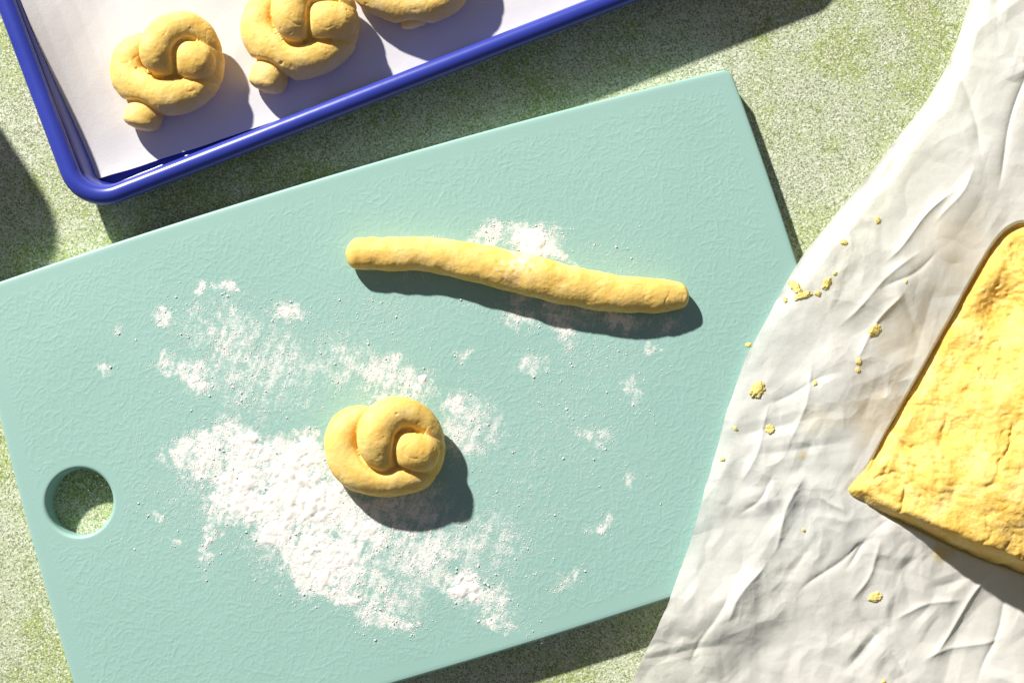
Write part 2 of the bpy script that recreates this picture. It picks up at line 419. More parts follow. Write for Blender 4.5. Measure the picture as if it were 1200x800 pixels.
def cutting_board():
    step = 0.5; IN = 7.0
    nu = int(2 * (BA - IN) / step); nv = int(2 * (BB - IN) / step)
    fu = np.linspace(-1, 1, nu); fv = np.linspace(-1, 1, nv)
    U, V = np.meshgrid(fu * (BA - IN), fv * (BB - IN))
    H = emboss(nu, nv, step)
    pebble = fbm(U / 1.7, V / 1.7, oct=2, seed=3)
    h = 0.14 * H + 0.05 * pebble
    hu, hv = b_local(*HOLE)
    bu, bv = bow(U, V)
    dh = np.hypot(bu - hu, bv - hv)
    edge = np.minimum(BA - np.abs(U), BB - np.abs(V))
    fade = sstep(8.0, 11.5, edge + 1.2 * fbm(U / 9, V / 9, seed=9)) * sstep(HOLE_R + 4.5, HOLE_R + 8, dh)
    Z = BT + h * fade
    RIM = 2.2
    keep_v = dh > HOLE_R + RIM
    q = grid_quads(nv, nu)
    kq = keep_v.ravel()[q].all(1)
    q = q[kq]
    # snap the opening's boundary to a circle
    e = np.concatenate([q[:, [0, 1]], q[:, [1, 2]], q[:, [2, 3]], q[:, [3, 0]]])
    es = np.sort(e, 1); uq, cnt = np.unique(es, axis=0, return_counts=True)
    bverts = np.unique(uq[cnt == 1]); dr = dh.ravel()
    hb = bverts[dr[bverts] < HOLE_R + RIM + 1.3]
    fx, fy = bu.ravel().copy(), bv.ravel().copy(); fz = Z.ravel().copy()
    an = np.arctan2(fy[hb] - hv, fx[hb] - hu)
    fx[hb] = hu + (HOLE_R + RIM) * np.cos(an); fy[hb] = hv + (HOLE_R + RIM) * np.sin(an)
    hb = hb[np.argsort(an)]; an = np.sort(an)
    verts = [np.stack([fx, fy, fz], 1)]; quads = [q]; base = nu * nv
    # hole profile: rounded lip, straight bore, lower lip
    prev = hb; m = len(hb)
    prof = [(HOLE_R + RIM*(1 - math.sin(t)), BT - RIM*(1 - math.cos(t))) for t in np.linspace(0.2, math.pi/2, 7)]
    prof += [(HOLE_R, BT*0.5), (HOLE_R, 1.5), (HOLE_R + 1.5, 0.0)]
    for r, z in prof:
        verts.append(np.stack([hu + r*np.cos(an), hv + r*np.sin(an), np.full(m, z)], 1))
        cur = base + np.arange(m); base += m
        quads.append(np.stack([prev, np.roll(prev, -1), np.roll(cur, -1), cur], 1)); prev = cur
    hole_low = prev
    # outer border: from the grid's rim outwards, over the rounded edge and down
    idx = np.arange(nu * nv).reshape(nv, nu)
    rim = np.concatenate([idx[0, :-1], idx[:-1, -1], idx[-1, :0:-1], idx[:0:-1, 0]])
    fu_r = np.concatenate([fu[:-1], np.full(nv-1, 1.0), fu[:0:-1], np.full(nv-1, -1.0)]) * BA
    fv_r = np.concatenate([np.full(nu-1, -1.0), fv[:-1], np.full(nu-1, 1.0), fv[:0:-1]]) * BB
    prev = rim; m = len(rim)
    ER = 1.7
    prof = [(5.0, BT), (3.4, BT)] + [(ER*(1 - math.sin(t)), BT - ER*(1 - math.cos(t))) for t in np.linspace(0.15, math.pi/2, 7)]
    prof += [(0.0, BT*0.45), (0.0, 2.0), (0.6, 0.6), (2.0, 0.0)]
    for ins, z in prof:
        x, y = bow(*ring_uv(fu_r, fv_r, ins, 5.0))
        verts.append(np.stack([x, y, np.full(m, z)], 1))
        cur = base + np.arange(m); base += m
        quads.append(np.stack([prev, cur, np.roll(cur, -1), np.roll(prev, -1)], 1)); prev = cur
    V3 = np.concatenate(verts)
    # underside: fan between outer ring and the hole ring by angle is enough (never seen): flat sheet from a coarse match
    oa = np.arctan2(V3[prev, 1] - hv, V3[prev, 0] - hu)
    near = hole_low[np.clip(np.searchsorted(an, oa), 0, len(an) - 1)]
    quads.append(np.stack([prev, near, np.roll(near, -1), np.roll(prev, -1)], 1))
    q = np.concatenate(quads)
    V3 = V3 * MM
    V3[:, 0] -= 0; me_q = q[(q[:, 1] != q[:, 2])]; me_t = q[q[:, 1] == q[:, 2]][:, [0, 1, 3]]
    me = mesh_np('cutting_board', V3, me_q, me_t)
    wx, wy = b_world(V3[:, 0] / MM, V3[:, 1] / MM)
    film = np.zeros(len(V3)); gi = np.arange(nu * nv)
    qx, qy = to_px(wx[gi], wy[gi], BT * MM)
    film[gi] = sample_film(qx, qy)
    at = me.attributes.new('flour_film', 'FLOAT', 'POINT'); at.data.foreach_set('value', film.astype(np.float32))
    o = link('cutting_board', me, M_board, loc=(BCX*MM, BCY*MM, 0.0002)); o.rotation_euler = (0, 0, BROT)
    tag(o, 'large mint green plastic cutting board with a round hanging hole', 'cutting board')
cutting_board()
ZB = 0.0152

# ------------------------------------------------------------------ baking tray and its paper
TROT = math.radians(21.6); TW, TD, TR = 460.0, 330.0, 27.0
TX, TY = P(90, 256, 0.024)                 # outer corner of the rim (before rounding)
def t_world(u, v):
    c, s = math.cos(TROT), math.sin(TROT)
    return u * MM * c - v * MM * s + TX, u * MM * s + v * MM * c + TY
def t_local(x, y):
    c, s = math.cos(TROT), math.sin(TROT); x = (x - TX) / MM; y = (y - TY) / MM
    return x * c + y * s, -x * s + y * c

def rrect(inset, seg=14, side=24):
    r = max(TR - inset, 1.0); x0, y0, x1, y1 = inset, inset, TW - inset, TD - inset
    pts = []
    for cx, cy, a0 in ((x0+r, y0+r, math.pi), (x1-r, y0+r, 1.5*math.pi), (x1-r, y1-r, 0), (x0+r, y1-r, 0.5*math.pi)):
        for k in range(seg + 1):
            a = a0 + k / seg * math.pi / 2; pts.append((cx + r*math.cos(a), cy + r*math.sin(a)))
    out = []
    n = len(pts)
    for i in range(n):
        a, b = np.array(pts[i]), np.array(pts[(i+1) % n])
        k = side if np.hypot(*(b - a)) > 60 else 1
        for j in range(k): out.append(a + (b - a) * j / k)
    return np.array(out)

def sweep(profile, closed=False, cap=None):
    rings = [rrect(s) for s, z in profile]; m = len(rings[0]); V = []; Q = []
    for (s, z), r in zip(profile, rings): V.append(np.column_stack([r, np.full(m, z)]))
    V = np.concatenate(V); k = len(profile)
    for i in range(k if closed else k - 1):
        a = i * m + np.arange(m); b = ((i + 1) % k) * m + np.arange(m)
        Q.append(np.stack([a, b, np.roll(b, -1), np.roll(a, -1)], 1))
    return V, np.concatenate(Q), m

def baking_tray():
    root = bpy.data.objects.new('baking_tray', None); C.objects.link(root)
    root.location = (TX, TY, 0.0003); root.rotation_euler = (0, 0, TROT)
    tag(root, 'glossy blue enamelled baking tray with rolled rim, lined with paper', 'baking tray')
    # pan: floor and sloping walls with a real wall thickness
    inner = [(20, 1.0), (18, 1.1), (16.2, 1.7), (14.9, 3.0), (14.2, 5.0), (13.0, 11.0), (11.9, 17.0), (11.2, 20.5), (10.2, 22.2), (8.8, 22.8)]
    outer = [(9.2, 22.0), (10.6, 21.4), (11.9, 19.8), (12.7, 16.8), (13.9, 11.0), (15.1, 4.6), (16.3, 1.6), (18, 0.3), (20, 0.0)]
    V, Q, m = sweep(inner + outer); k = len(inner + outer)
    me = mesh_np('pan', V * MM, Q)
    bm = bmesh.new(); bm.from_mesh(me); bm.verts.ensure_lookup_table()
    bm.faces.new([bm.verts[i] for i in range(m)]); bm.faces.new([bm.verts[i] for i in reversed(range((k-1)*m, k*m))])
    bmesh.ops.recalc_face_normals(bm, faces=bm.faces[:]); bm.to_mesh(me); bm.free()
    link('pan', me, M_enamel, root)
    # rolled rim: a fat bead all round
    prof = [(5.5 - 5.5*math.cos(t), 22.2 + 4.9*math.sin(t)) for t in np.linspace(0, 2*math.pi, 19)[:-1]]
    V, Q, m = sweep(prof, closed=True)
    me = mesh_np('rim', V * MM, Q)
    bm = bmesh.new(); bm.from_mesh(me); bmesh.ops.recalc_face_normals(bm, faces=bm.faces[:]); bm.to_mesh(me); bm.free()
    link('rim', me, M_enamel, root)
baking_tray()

def tray_paper():
    nu, nv = 300, 200
    c0 = t_local(*P(108, 213, 0.003)); v0 = float(c0[1])
    v = np.linspace(v0, TD - 20, nv); f = np.linspace(0, 1, nu)
    # across the sheet: up the side wall, over the floor
    bend = np.array([(12.4, 18.0), (20, 13.2), (30, 8.4), (40, 4.9), (50, 2.8), (62, 1.75), (TW - 20, 1.75)])
    arc = np.concatenate([[0], np.cumsum(np.hypot(*np.diff(bend, axis=0).T))])
    lift = 0.18 + 0.82 * sstep(v0, v0 + 110, v)
    start = 3.0 * (1 - lift) + 0.4 * fbm(v / 25, 0 * v, seed=5) + 0.4
    A = start[:, None] + (arc[-1] - start)[:, None] * (f[None, :] ** 1.35)
    U = np.interp(A, arc, bend[:, 0]); Z = 1.75 + (np.interp(A, arc, bend[:, 1]) - 1.75) * lift[:, None]
    tail = np.clip((v[:, None] - v0) / (TD - 20 - v0), 0, 1)
    V = v[:, None] + 0 * U - np.minimum(0.055 * np.maximum(U - 15, 0), v0 - 16.0) * (1 - tail)
    V = V + 0.9 * fbm(U / 60, 0 * U + 7, seed=6) * np.clip(1 - (V - v0) / 30, 0, 1)
    d = np.minimum(A - start[:, None], V - v0)
    Z = Z + 0.5 * fbm(U / 45, V / 45, oct=3, seed=8) * sstep(10, 40, d) + 1.3 * np.exp(-np.maximum(v[:, None] - v0, 0) / 6.0) * (0.6 + 0.5 * fbm(U / 40, V / 40, seed=4))
    Z = Z + 0.5 * tri_noise(U / 34, V / 26, 15) * sstep(2, 30, d)
    Z = np.maximum(Z, 1.45)
    x, y = t_world(U, V)
    me = mesh_np('baking_paper', np.stack([x.ravel(), y.ravel(), Z.ravel() * MM + 0.0003], 1), grid_quads(nv, nu))
    o = link('baking_paper', me, mat_paper('tray_paper', (0.74, 0.725, 0.76), 0.08))
    tag(o, 'flat white baking paper lining the blue tray under the knots', 'baking paper')
tray_paper()

# ------------------------------------------------------------------ dough knots and rope
def tube(path, rad, seg=40):
    """closed tube with rounded ends along path (n,3); radii (n,)"""
    d = np.gradient(path, axis=0); d /= np.linalg.norm(d, axis=1)[:, None] + 1e-12
    V = []; up = np.array([0, 0, 1.0])
    for p, t, r in zip(path, d, rad):
        s = np.cross(t, up); s /= np.linalg.norm(s) + 1e-9; w = np.cross(s, t)
        a = np.linspace(0, 2*math.pi, seg, endpoint=False)
        V.append(p + r * (np.cos(a)[:, None] * s + np.sin(a)[:, None] * w))
    V = np.concatenate(V); n = len(path); i = np.arange(n * seg).reshape(n, seg)
    Q = np.stack([i[:-1], np.roll(i[:-1], -1, 1), np.roll(i[1:], -1, 1), i[1:]], -1).reshape(-1, 4)
    T = [[i[0, 0], i[0, (k+1) % seg], i[0, k]] for k in range(1, seg-1)] if False else []
    V = np.vstack([V, path[0], path[-1]]); c0, c1 = len(V) - 2, len(V) - 1
    for k in range(seg):
        T.append([c0, i[0, (k+1) % seg], i[0, k]]); T.append([c1, i[-1, k], i[-1, (k+1) % seg]])
    return V, Q, np.array(T)

def round_ends(path, rad, blunt0=0.9, blunt1=0.9):
    n = len(path); seg = np.linalg.norm(np.diff(path, axis=0), axis=1); s = np.concatenate([[0], np.cumsum(seg)])
    L = s[-1]; r = rad.copy()
    for dist, bl, rr in ((s, blunt0, rad[0]), (L - s, blunt1, rad[-1])):
        e = rr * bl; t = np.clip(dist / e, 0, 1); r = r * np.sqrt(np.clip(1 - (1 - t)**2, 0.0004, 1))
    return r

def resample(path, rad, step):
    seg = np.linalg.norm(np.diff(path, axis=0), axis=1); s = np.concatenate([[0], np.cumsum(seg)])
    t = np.linspace(0, s[-1], int(s[-1] / step)); return np.stack([np.interp(t, s, path[:, k]) for k in range(3)], 1), np.interp(t, s, rad)

def remeshed(pieces, voxel):
    V = []; Q = []; T = []; o = 0
    for v, q, t in pieces:
        V.append(v); Q.append(q + o); T.append(t + o); o += len(v)
    me = mesh_np('tmp', np.concatenate(V), np.concatenate(Q), np.concatenate(T))
    ob = bpy.data.objects.new('tmp', me); C.objects.link(ob)
    md = ob.modifiers.new('r', 'REMESH'); md.mode = 'VOXEL'; md.voxel_size = voxel
    dg = bpy.context.evaluated_depsgraph_get()
    out = bpy.data.meshes.new_from_object(ob.evaluated_get(dg))
    bpy.data.objects.remove(ob); bpy.data.meshes.remove(me)
    return out

def laplace(me, it, lam=0.5):
    n = len(me.vertices); co = np.empty(n * 3, np.float32); me.vertices.foreach_get('co', co); co = co.reshape(-1, 3).astype(float)
    ed = np.empty(len(me.edges) * 2, np.int32); me.edges.foreach_get('vertices', ed); ed = ed.reshape(-1, 2)
    deg = np.bincount(ed.ravel(), minlength=n)[:, None]
    for _ in range(it):
        s = np.stack([np.bincount(ed[:, 0], co[ed[:, 1], k], n) + np.bincount(ed[:, 1], co[ed[:, 0], k], n) for k in range(3)], 1)
        co = co + lam * (s / np.maximum(deg, 1) - co)
    return co

def seams(co, paths):
    """depth (mm) of the crease where two strands press together"""
    P3 = np.concatenate([p for p, r in paths]); Rr = np.concatenate([r for p, r in paths])
    arc = []; off = 0.0
    for p, r in paths:
        a = np.concatenate([[0], np.cumsum(np.linalg.norm(np.diff(p, axis=0), axis=1))]) + off; arc.append(a); off = a[-1] + 1.0
    arc = np.concatenate(arc); out = np.zeros(len(co))
    for i in range(0, len(co), 4000):
        c = co[i:i+4000]
        f = np.sqrt(((c[:, None, :] - P3[None]) ** 2).sum(2)) - Rr[None]
        b = f.argmin(1); best = f.min(1)
        far = np.abs(arc[None] - arc[b][:, None]) > 2.3 * Rr[b][:, None]
        second = np.where(far, f, 1.0).min(1)
        sec = np.where(far, f, 1.0).argmin(1); soft = np.minimum(arc[b], arc[sec]) < 0.013
        out[i:i+4000] = np.where(soft, 0.35, 1.0) * np.exp(-np.clip(second - best, 0, None) / 0.0011)
    return out

def dough_mesh(name, pieces, base_z, seed, lump=0.55, voxel=0.00052, smooth=3, paths=None):
    me = remeshed(pieces, voxel)
    co = laplace(me, smooth)
    me.vertices.foreach_set('co', co.astype(np.float32).ravel()); me.update()
    nr = np.empty(len(me.vertices) * 3, np.float32); me.vertices.foreach_get('normal', nr); nr = nr.reshape(-1, 3)
    x, y, z = (co / MM).T
    d = lump * fbm(x / 14, y / 14, z / 14, oct=2, seed=seed) + 0.22 * lump * fbm(x / 4.0, y / 4.0, z / 4.0, oct=2, seed=seed + 5)
    pit = np.clip(noise3(x / 2.6, y / 2.6, z / 2.6, seed + 9) - 0.62, 0, 1)          # little pores
    crack = np.clip(0.10 - np.abs(noise3(x / 11, y / 11, z / 7, seed + 13)), 0, 1) * sstep(0.15, 0.5, noise3(x / 16, y / 16, z / 16, seed + 21))
    d = d - 1.6 * pit - 3.0 * crack
    if paths: d = d - 2.6 * seams(co, paths)
    co = co + nr * d[:, None] * MM
    lo = base_z + 0.0001
    zz = co[:, 2]; co[:, 2] = np.where(zz < lo + 0.001, lo + 0.001 - 0.001 * (1 - np.exp(-(lo + 0.001 - zz).clip(0) / 0.001)), zz)
    co[:, 2] -= co[:, 2].min() - lo
    co[:, 2] = lo + (co[:, 2] - lo) * 0.88          # dough settles under its own weight
    me.vertices.foreach_set('co', co.astype(np.float32).ravel())
    me.polygons.foreach_set('use_smooth', np.ones(len(me.polygons), bool)); me.update(); me.name = name
    return me

def recenter(me):
    n = len(me.vertices); co = np.empty(n * 3, np.float32); me.vertices.foreach_get('co', co); co = co.reshape(-1, 3)
    c = (co.min(0) + co.max(0)) / 2; c[2] = co[:, 2].min()
    me.vertices.foreach_set('co', (co - c).ravel()); me.update()
    return c

LAST = []
def strand(pts, sc, ox, oy, base_z, step=0.0012, ends=(0.9, 0.9), hs=0.88):
    """pts: (x, y, height mm, radius mm) with x, y read off an enlargement of scale sc whose corner is ox, oy"""
    pts = np.asarray(pts, float)
    px = ox + pts[:, 0] / sc; py = oy + pts[:, 1] / sc; z = base_z + pts[:, 2] * MM * hs
    wx = np.empty(len(pts)); wy = np.empty(len(pts))
    for i in range(len(pts)): wx[i], wy[i] = P(px[i], py[i], z[i])
    path = catmull(np.column_stack([wx, wy, z, pts[:, 3] * MM]), 14)
    p, r = resample(path[:, :3], path[:, 3], step)
    rr = round_ends(p, r, *ends)
    LAST.append((p, r))
    return tube(p, rr)

def knot(name, strands, sc, ox, oy, base_z, seed, label, patches=()):
    LAST.clear()
    me = dough_mesh(name, [strand(s, sc, ox, oy, base_z, ends=(0.9, 0.9 if i == 0 else 0.5)) for i, s in enumerate(strands)], base_z, seed, paths=LAST)
    c = recenter(me)
    o = link(name, me, mat_dough('knot_dough_%d' % seed, patches=[(p[0] - c[0], p[1] - c[1], p[2] - c[2], p[3], p[4]) for p in patches]), loc=tuple(c))
    return tag(o, label, 'dough knot', 'shaped dough knots')

# knot on the board
K0 = [[(606, 384, 13, 11), (560, 370, 16.5, 12), (500, 350, 19, 12.6), (440, 322, 16.5, 11.5), (390, 288, 12, 10.3), (330, 250, 9, 9.5), (250, 225, 10, 10.5), (182, 262, 11, 11),
       (172, 350, 11, 11), (220, 432, 11, 11.5), (320, 472, 11.5, 11.5), (430, 472, 12, 11), (522, 440, 11.5, 10.8), (562, 370, 10.5, 10), (566, 290, 13.5, 9.2),
       (535, 228, 17, 9), (480, 190, 20, 9.5), (405, 186, 22, 11), (340, 238, 23.5, 12), (332, 310, 22, 12), (352, 380, 18, 10.5), (378, 440, 11, 8)]]
knot('dough_knot', K0, 4.0, 360, 440, ZB, 31, 'pale yellow dough knot sitting in flour on the mint cutting board')
ZT = 0.0003 + 0.0019
K1 = [[(690, 366, 14, 11), (635, 348, 17.5, 12.2), (565, 320, 20, 13), (490, 294, 17.5, 12), (420, 275, 12, 10.5), (330, 255, 9.5, 10), (230, 270, 11, 10.5), (165, 330, 12, 10.5),
       (175, 440, 13, 11), (290, 520, 14, 12), (430, 540, 15, 12), (565, 505, 14, 11), (640, 425, 12, 10.2), (658, 320, 13, 9.5),
       (635, 215, 17, 9), (575, 150, 20, 9.5), (480, 120, 23, 10.5), (380, 170, 26, 11), (345, 250, 26, 11.5), (380, 325, 22, 10.5), (410, 385, 14, 8)],
      [(330, 470, 8, 9), (290, 570, 9.5, 11.5), (255, 670, 10.5, 11.5), (228, 760, 9.5, 10.5)]]
knot('dough_knot', K1, 5.333, 120, 10, ZT, 47, 'dough knot with a stubby tail beside the rounded corner of the blue tray')
K2 = [[(920, 215, 16, 10.5), (850, 195, 20, 12), (730, 165, 22.5, 13.5), (620, 165, 19, 13), (440, 120, 10, 10.5), (290, 60, 11, 11), (190, 110, 13, 11),
       (180, 260, 13, 12), (270, 390, 14, 12.5), (440, 470, 14, 12.5), (620, 450, 15, 12), (770, 360, 15, 11.5), (830, 220, 16, 10.5),
       (800, 30, 18, 10), (660, -70, 22, 10.5), (500, -60, 25, 11.5), (430, 50, 26, 12.5), (450, 170, 25, 12), (490, 270, 18, 10), (510, 330, 10, 7)],
      [(380, 400, 8, 9), (300, 500, 10, 11.5), (250, 620, 10, 11.5), (207, 752, 9, 10.5)]]
knot('dough_knot', K2, 6.95, 280, 0, ZT, 59, 'dough knot between two others on the tray, tail pointing to the blue rim')
K3 = [[(540, -30, 18, 9), (515, -42, 22, 10.5), (490, -52, 23, 11), (460, -58, 14, 10), (430, -50, 11, 10.5), (428, -20, 12, 11), (455, 0, 13, 11.5), (488, 7, 13, 11.5), (522, -5, 13, 11),
       (540, -40, 15, 10.5), (520, -78, 19, 10), (485, -88, 25, 11), (465, -62, 27, 12), (475, -30, 17, 9)],
      [(470, 0, 8, 9), (480, 15, 9, 9), (486, 33, 8, 8)]]
knot('dough_knot', K3, 1.0, 0, 0, ZT, 71, 'dough knot at the end of the row, away from the rounded tray corner')

def rope():
    pts = [(66, 146, 8.6), (150, 149, 9.6), (300, 150, 10.0), (400, 164, 10.6), (500, 184, 11.2), (620, 212, 11.8), (700, 233, 11.8), (800, 255, 11.4),
           (900, 270, 10.8), (1000, 277, 10.0), (1070, 276, 8.4), (1112, 272, 6.8)]
    s = strand([(x, y, r * 0.96, r) for x, y, r in pts], 2.609, 380, 240, ZB, ends=(0.75, 0.6))
    s[0][:, 2] = ZB + (s[0][:, 2] - ZB) * 0.86
    me = dough_mesh('dough_rope', [s], ZB, 83, lump=0.8)
    c = recenter(me)
    q = P(612, 300, ZB + 0.018)
    q2 = P(600, 330, ZB + 0.012)
    o = link('dough_rope', me, mat_dough('rope_dough', patches=[(q[0] - c[0], q[1] - c[1], 0.018, 0.020, 0.75), (q2[0] - c[0], q2[1] - c[1], 0.012, 0.016, 0.4)]), loc=tuple(c))
    tag(o, 'long yellow rolled rope of dough lying on the cutting board', 'dough rope')
rope()

# ------------------------------------------------------------------ flour heaps and grains
def flour(name, x0, x1, y0, y1, main, blobs, hmax, ngrain, label, seed, streak):
    X, Y = np.meshgrid(np.arange(x0, x1 + 1.0, 1.0), np.arange(y0, y1 + 1.0, 1.0))
    D = density(X, Y, main, blobs, seed)
    n1 = fbm(X / 30, Y / 30, seed=seed + 11); n2 = fbm(X / 8, Y / 8, oct=4, seed=seed + 12, gain=0.65)
    a = math.radians(112); su = X * math.cos(a) + Y * math.sin(a); sv = -X * math.sin(a) + Y * math.cos(a)
    sv = sv + 16 * fbm(X / 50, Y / 50, oct=2, seed=seed + 14); st = fbm(su / 60, sv / 13, oct=3, seed=seed + 13)
    n3 = noise3(X / 2.3, Y / 2.3, 0.2, seed + 15)
    F = D * (1 + 0.15 * n1) + 0.24 * n1 * (D > .02) + 0.40 * n2 + streak * st * sstep(0.1, 0.6, D) - 0.60
    F = F + 0.10 * n3
    h = np.where(F > 0, hmax * np.clip(F, 0, 1) ** 0.8 + 0.07, -0.12)
    h = h + np.where(F > 0, 0.16 * np.clip(n2, -1, 1) * np.clip(F * 3, 0, 1) + 0.16 * (streak > 0.1) * st * np.clip(F * 3, 0, 1) + 0.4 * n1 * np.clip(F * 3, 0, 1) + 0.05 * n3, 0)
    h = np.where(F > 0, np.maximum(h, 0.06), h)
    for _ in range(2):
        p = np.pad(h, 1, mode='edge'); h = np.where(F > 0.04, sum(p[i:i + h.shape[0], j:j + h.shape[1]] for i in range(3) for j in range(3)) / 9, h)
    h = h + np.where(F > 0.04, 0.05 * noise3(X / 1.7, Y / 1.7, 0.6, seed + 19), 0)
    wxx, wyy = P(X, Y, ZB)
    q = grid_quads(*X.shape); pos = (F > 0).ravel()[q].any(1); q = q[pos]
    used, inv = np.unique(q, return_inverse=True)
    V = np.stack([wxx.ravel(), wyy.ravel(), ZB + h.ravel() * MM], 1)[used]; q = inv.reshape(-1, 4)[:, ::-1]
    # loose grains: four-faced specks, sown by density
    pr = (np.clip(D, 0, .7) ** 1.3 * np.clip(0.5 + 1.5 * n2 + 0.4 * n1 + 0.6 * st * (streak > 0), 0.0, 2)).ravel() * (F.ravel() < 0.05)
    pr = pr + 0.0005 * (D.ravel() > 0.03); pr /= pr.sum()
    r = np.random.default_rng(seed)
    k = r.choice(len(pr), ngrain, p=pr)
    gx = X.ravel()[k] + r.uniform(-.5, .5, ngrain); gy = Y.ravel()[k] + r.uniform(-.5, .5, ngrain)
    size = np.clip(r.lognormal(math.log(0.15), 0.4, ngrain), 0.08, 0.45)
    big = r.random(ngrain) < 0.004; size[big] = r.uniform(0.4, 0.8, big.sum())
    cx, cy = P(gx, gy, ZB)
    tet = np.array([(1, 1, 1), (1, -1, -1), (-1, 1, -1), (-1, -1, 1)]) / 1.3
    # random rotation per grain
    qd = r.normal(size=(ngrain, 4)); qd /= np.linalg.norm(qd, axis=1)[:, None]; w, x, y, z = qd.T
    Rm = np.stack([1-2*(y*y+z*z), 2*(x*y-z*w), 2*(x*z+y*w), 2*(x*y+z*w), 1-2*(x*x+z*z), 2*(y*z-x*w), 2*(x*z-y*w), 2*(y*z+x*w), 1-2*(x*x+y*y)], 1).reshape(-1, 3, 3)
    G = np.einsum('nij,kj->nki', Rm, tet) * (size * MM)[:, None, None] * np.array([1, 1, 0.55])
    G = G + np.stack([cx, cy, ZB + size * 0.25 * MM], 1)[:, None, :]
    o0 = len(V); T = (np.array([(0, 1, 2), (0, 3, 1), (0, 2, 3), (1, 3, 2)])[None] + (o0 + 4 * np.arange(ngrain))[:, None, None]).reshape(-1, 3)
    me = mesh_np(name, np.vstack([V, G.reshape(-1, 3)]), q, T)
    c = P((x0 + x1) / 2, (y0 + y1) / 2, ZB)
    o = link(name, me, M_flour)
    tag(o, label, 'flour', kind='stuff')
flour('flour_spill', 100, 790, 325, 765, F_MAIN, F_BLOB, 1.0, 60000, 'wide drift of spilled white flour around the dough knot on the board', 101, 0.20)
flour('flour_dusting', 420, 830, 258, 440, None, R_BLOB, 1.1, 11000, 'small pinches of white flour caught along the dough rope', 151, 0.05)

# ------------------------------------------------------------------ crumpled paper with the big dough
D_OUT_PX = [(988, 573), (1014, 543), (1040, 500), (1075, 440), (1110, 380), (1140, 325), (1163, 287), (1182, 267), (1205, 262), (1262, 275), (1330, 320), (1400, 420), (1420, 560),
            (1380, 680), (1310, 725), (1240, 692), (1198, 672), (1150, 655), (1100, 633), (1050, 611), (1010, 590)]
EDGE_PX = [(1200, -130), (1168, -70), (1142, -5), (1112, 76), (1084, 122), (1030, 190), (975, 256), (935, 305), (905, 356), (872, 420), (850, 482), (828, 562), (804, 640), (780, 702), (735, 803), (690, 900)]
edge_w = np.array([P(a, b, 0.012) for a, b in EDGE_PX])
dough_w = np.array([P(a, b, 0.008) for a, b in smooth_closed(D_OUT_PX, 6)])
la = np.array(P(1000, 560, 0.01)); lb = np.array(P(1195, 255, 0.01)); ldv = (lb - la) / np.linalg.norm(lb - la); lnr = np.array([-ldv[1], ldv[0]])
CREASE = [((1002, 415), (1052, 345), 1.0), ((1040, 300), (1112, 228), 1.2), ((985, 375), (1070, 300), 0.8), ((1035, 340), (1095, 300), -0.7), ((925, 520), (950, 430), 0.8), ((905, 640), (935, 560), 1.0), ((870, 600), (905, 560), -0.8),
          ((1170, 745), (1085, 770), 0.9), ((1160, 675), (1090, 765), 1.3), ((990, 660), (1035, 610), -1.2), ((1000, 700), (1030, 640), 1.0), ((940, 690), (1010, 630), -1.0), ((850, 720), (890, 660), 1.0),
          ((810, 770), (850, 690), -0.8), ((1120, 60), (1150, 180), -0.8), ((1140, 200), (1100, 260), 0.7), ((1200, 90), (1170, 210), -1.2), ((900, 470), (975, 440), -0.6), ((1050, 720), (1120, 700), 0.9), ((1060, 790), (1010, 720), -0.9), ((940, 560), (985, 600), 0.9), ((1180, 700), (1150, 790), -1.0), ((870, 560), (900, 480), 0.7)]

FINE = [(rng.uniform(60, 330), rng.uniform(-230, 200), rng.normal(1.0, 0.75), rng.uniform(7, 38), rng.normal(0, 0.62), rng.uniform(3.0, 11.0)) for _ in range(260)]
def edge_dist(x, y):
    d = np.full(x.shape, 1e9)
    for a, b in zip(edge_w[:-1], edge_w[1:]):
        e = b - a; t = np.clip(((x - a[0]) * e[0] + (y - a[1]) * e[1]) / (e @ e), 0, 1)
        d = np.minimum(d, np.hypot(x - a[0] - t * e[0], y - a[1] - t * e[1]))
    return d / MM

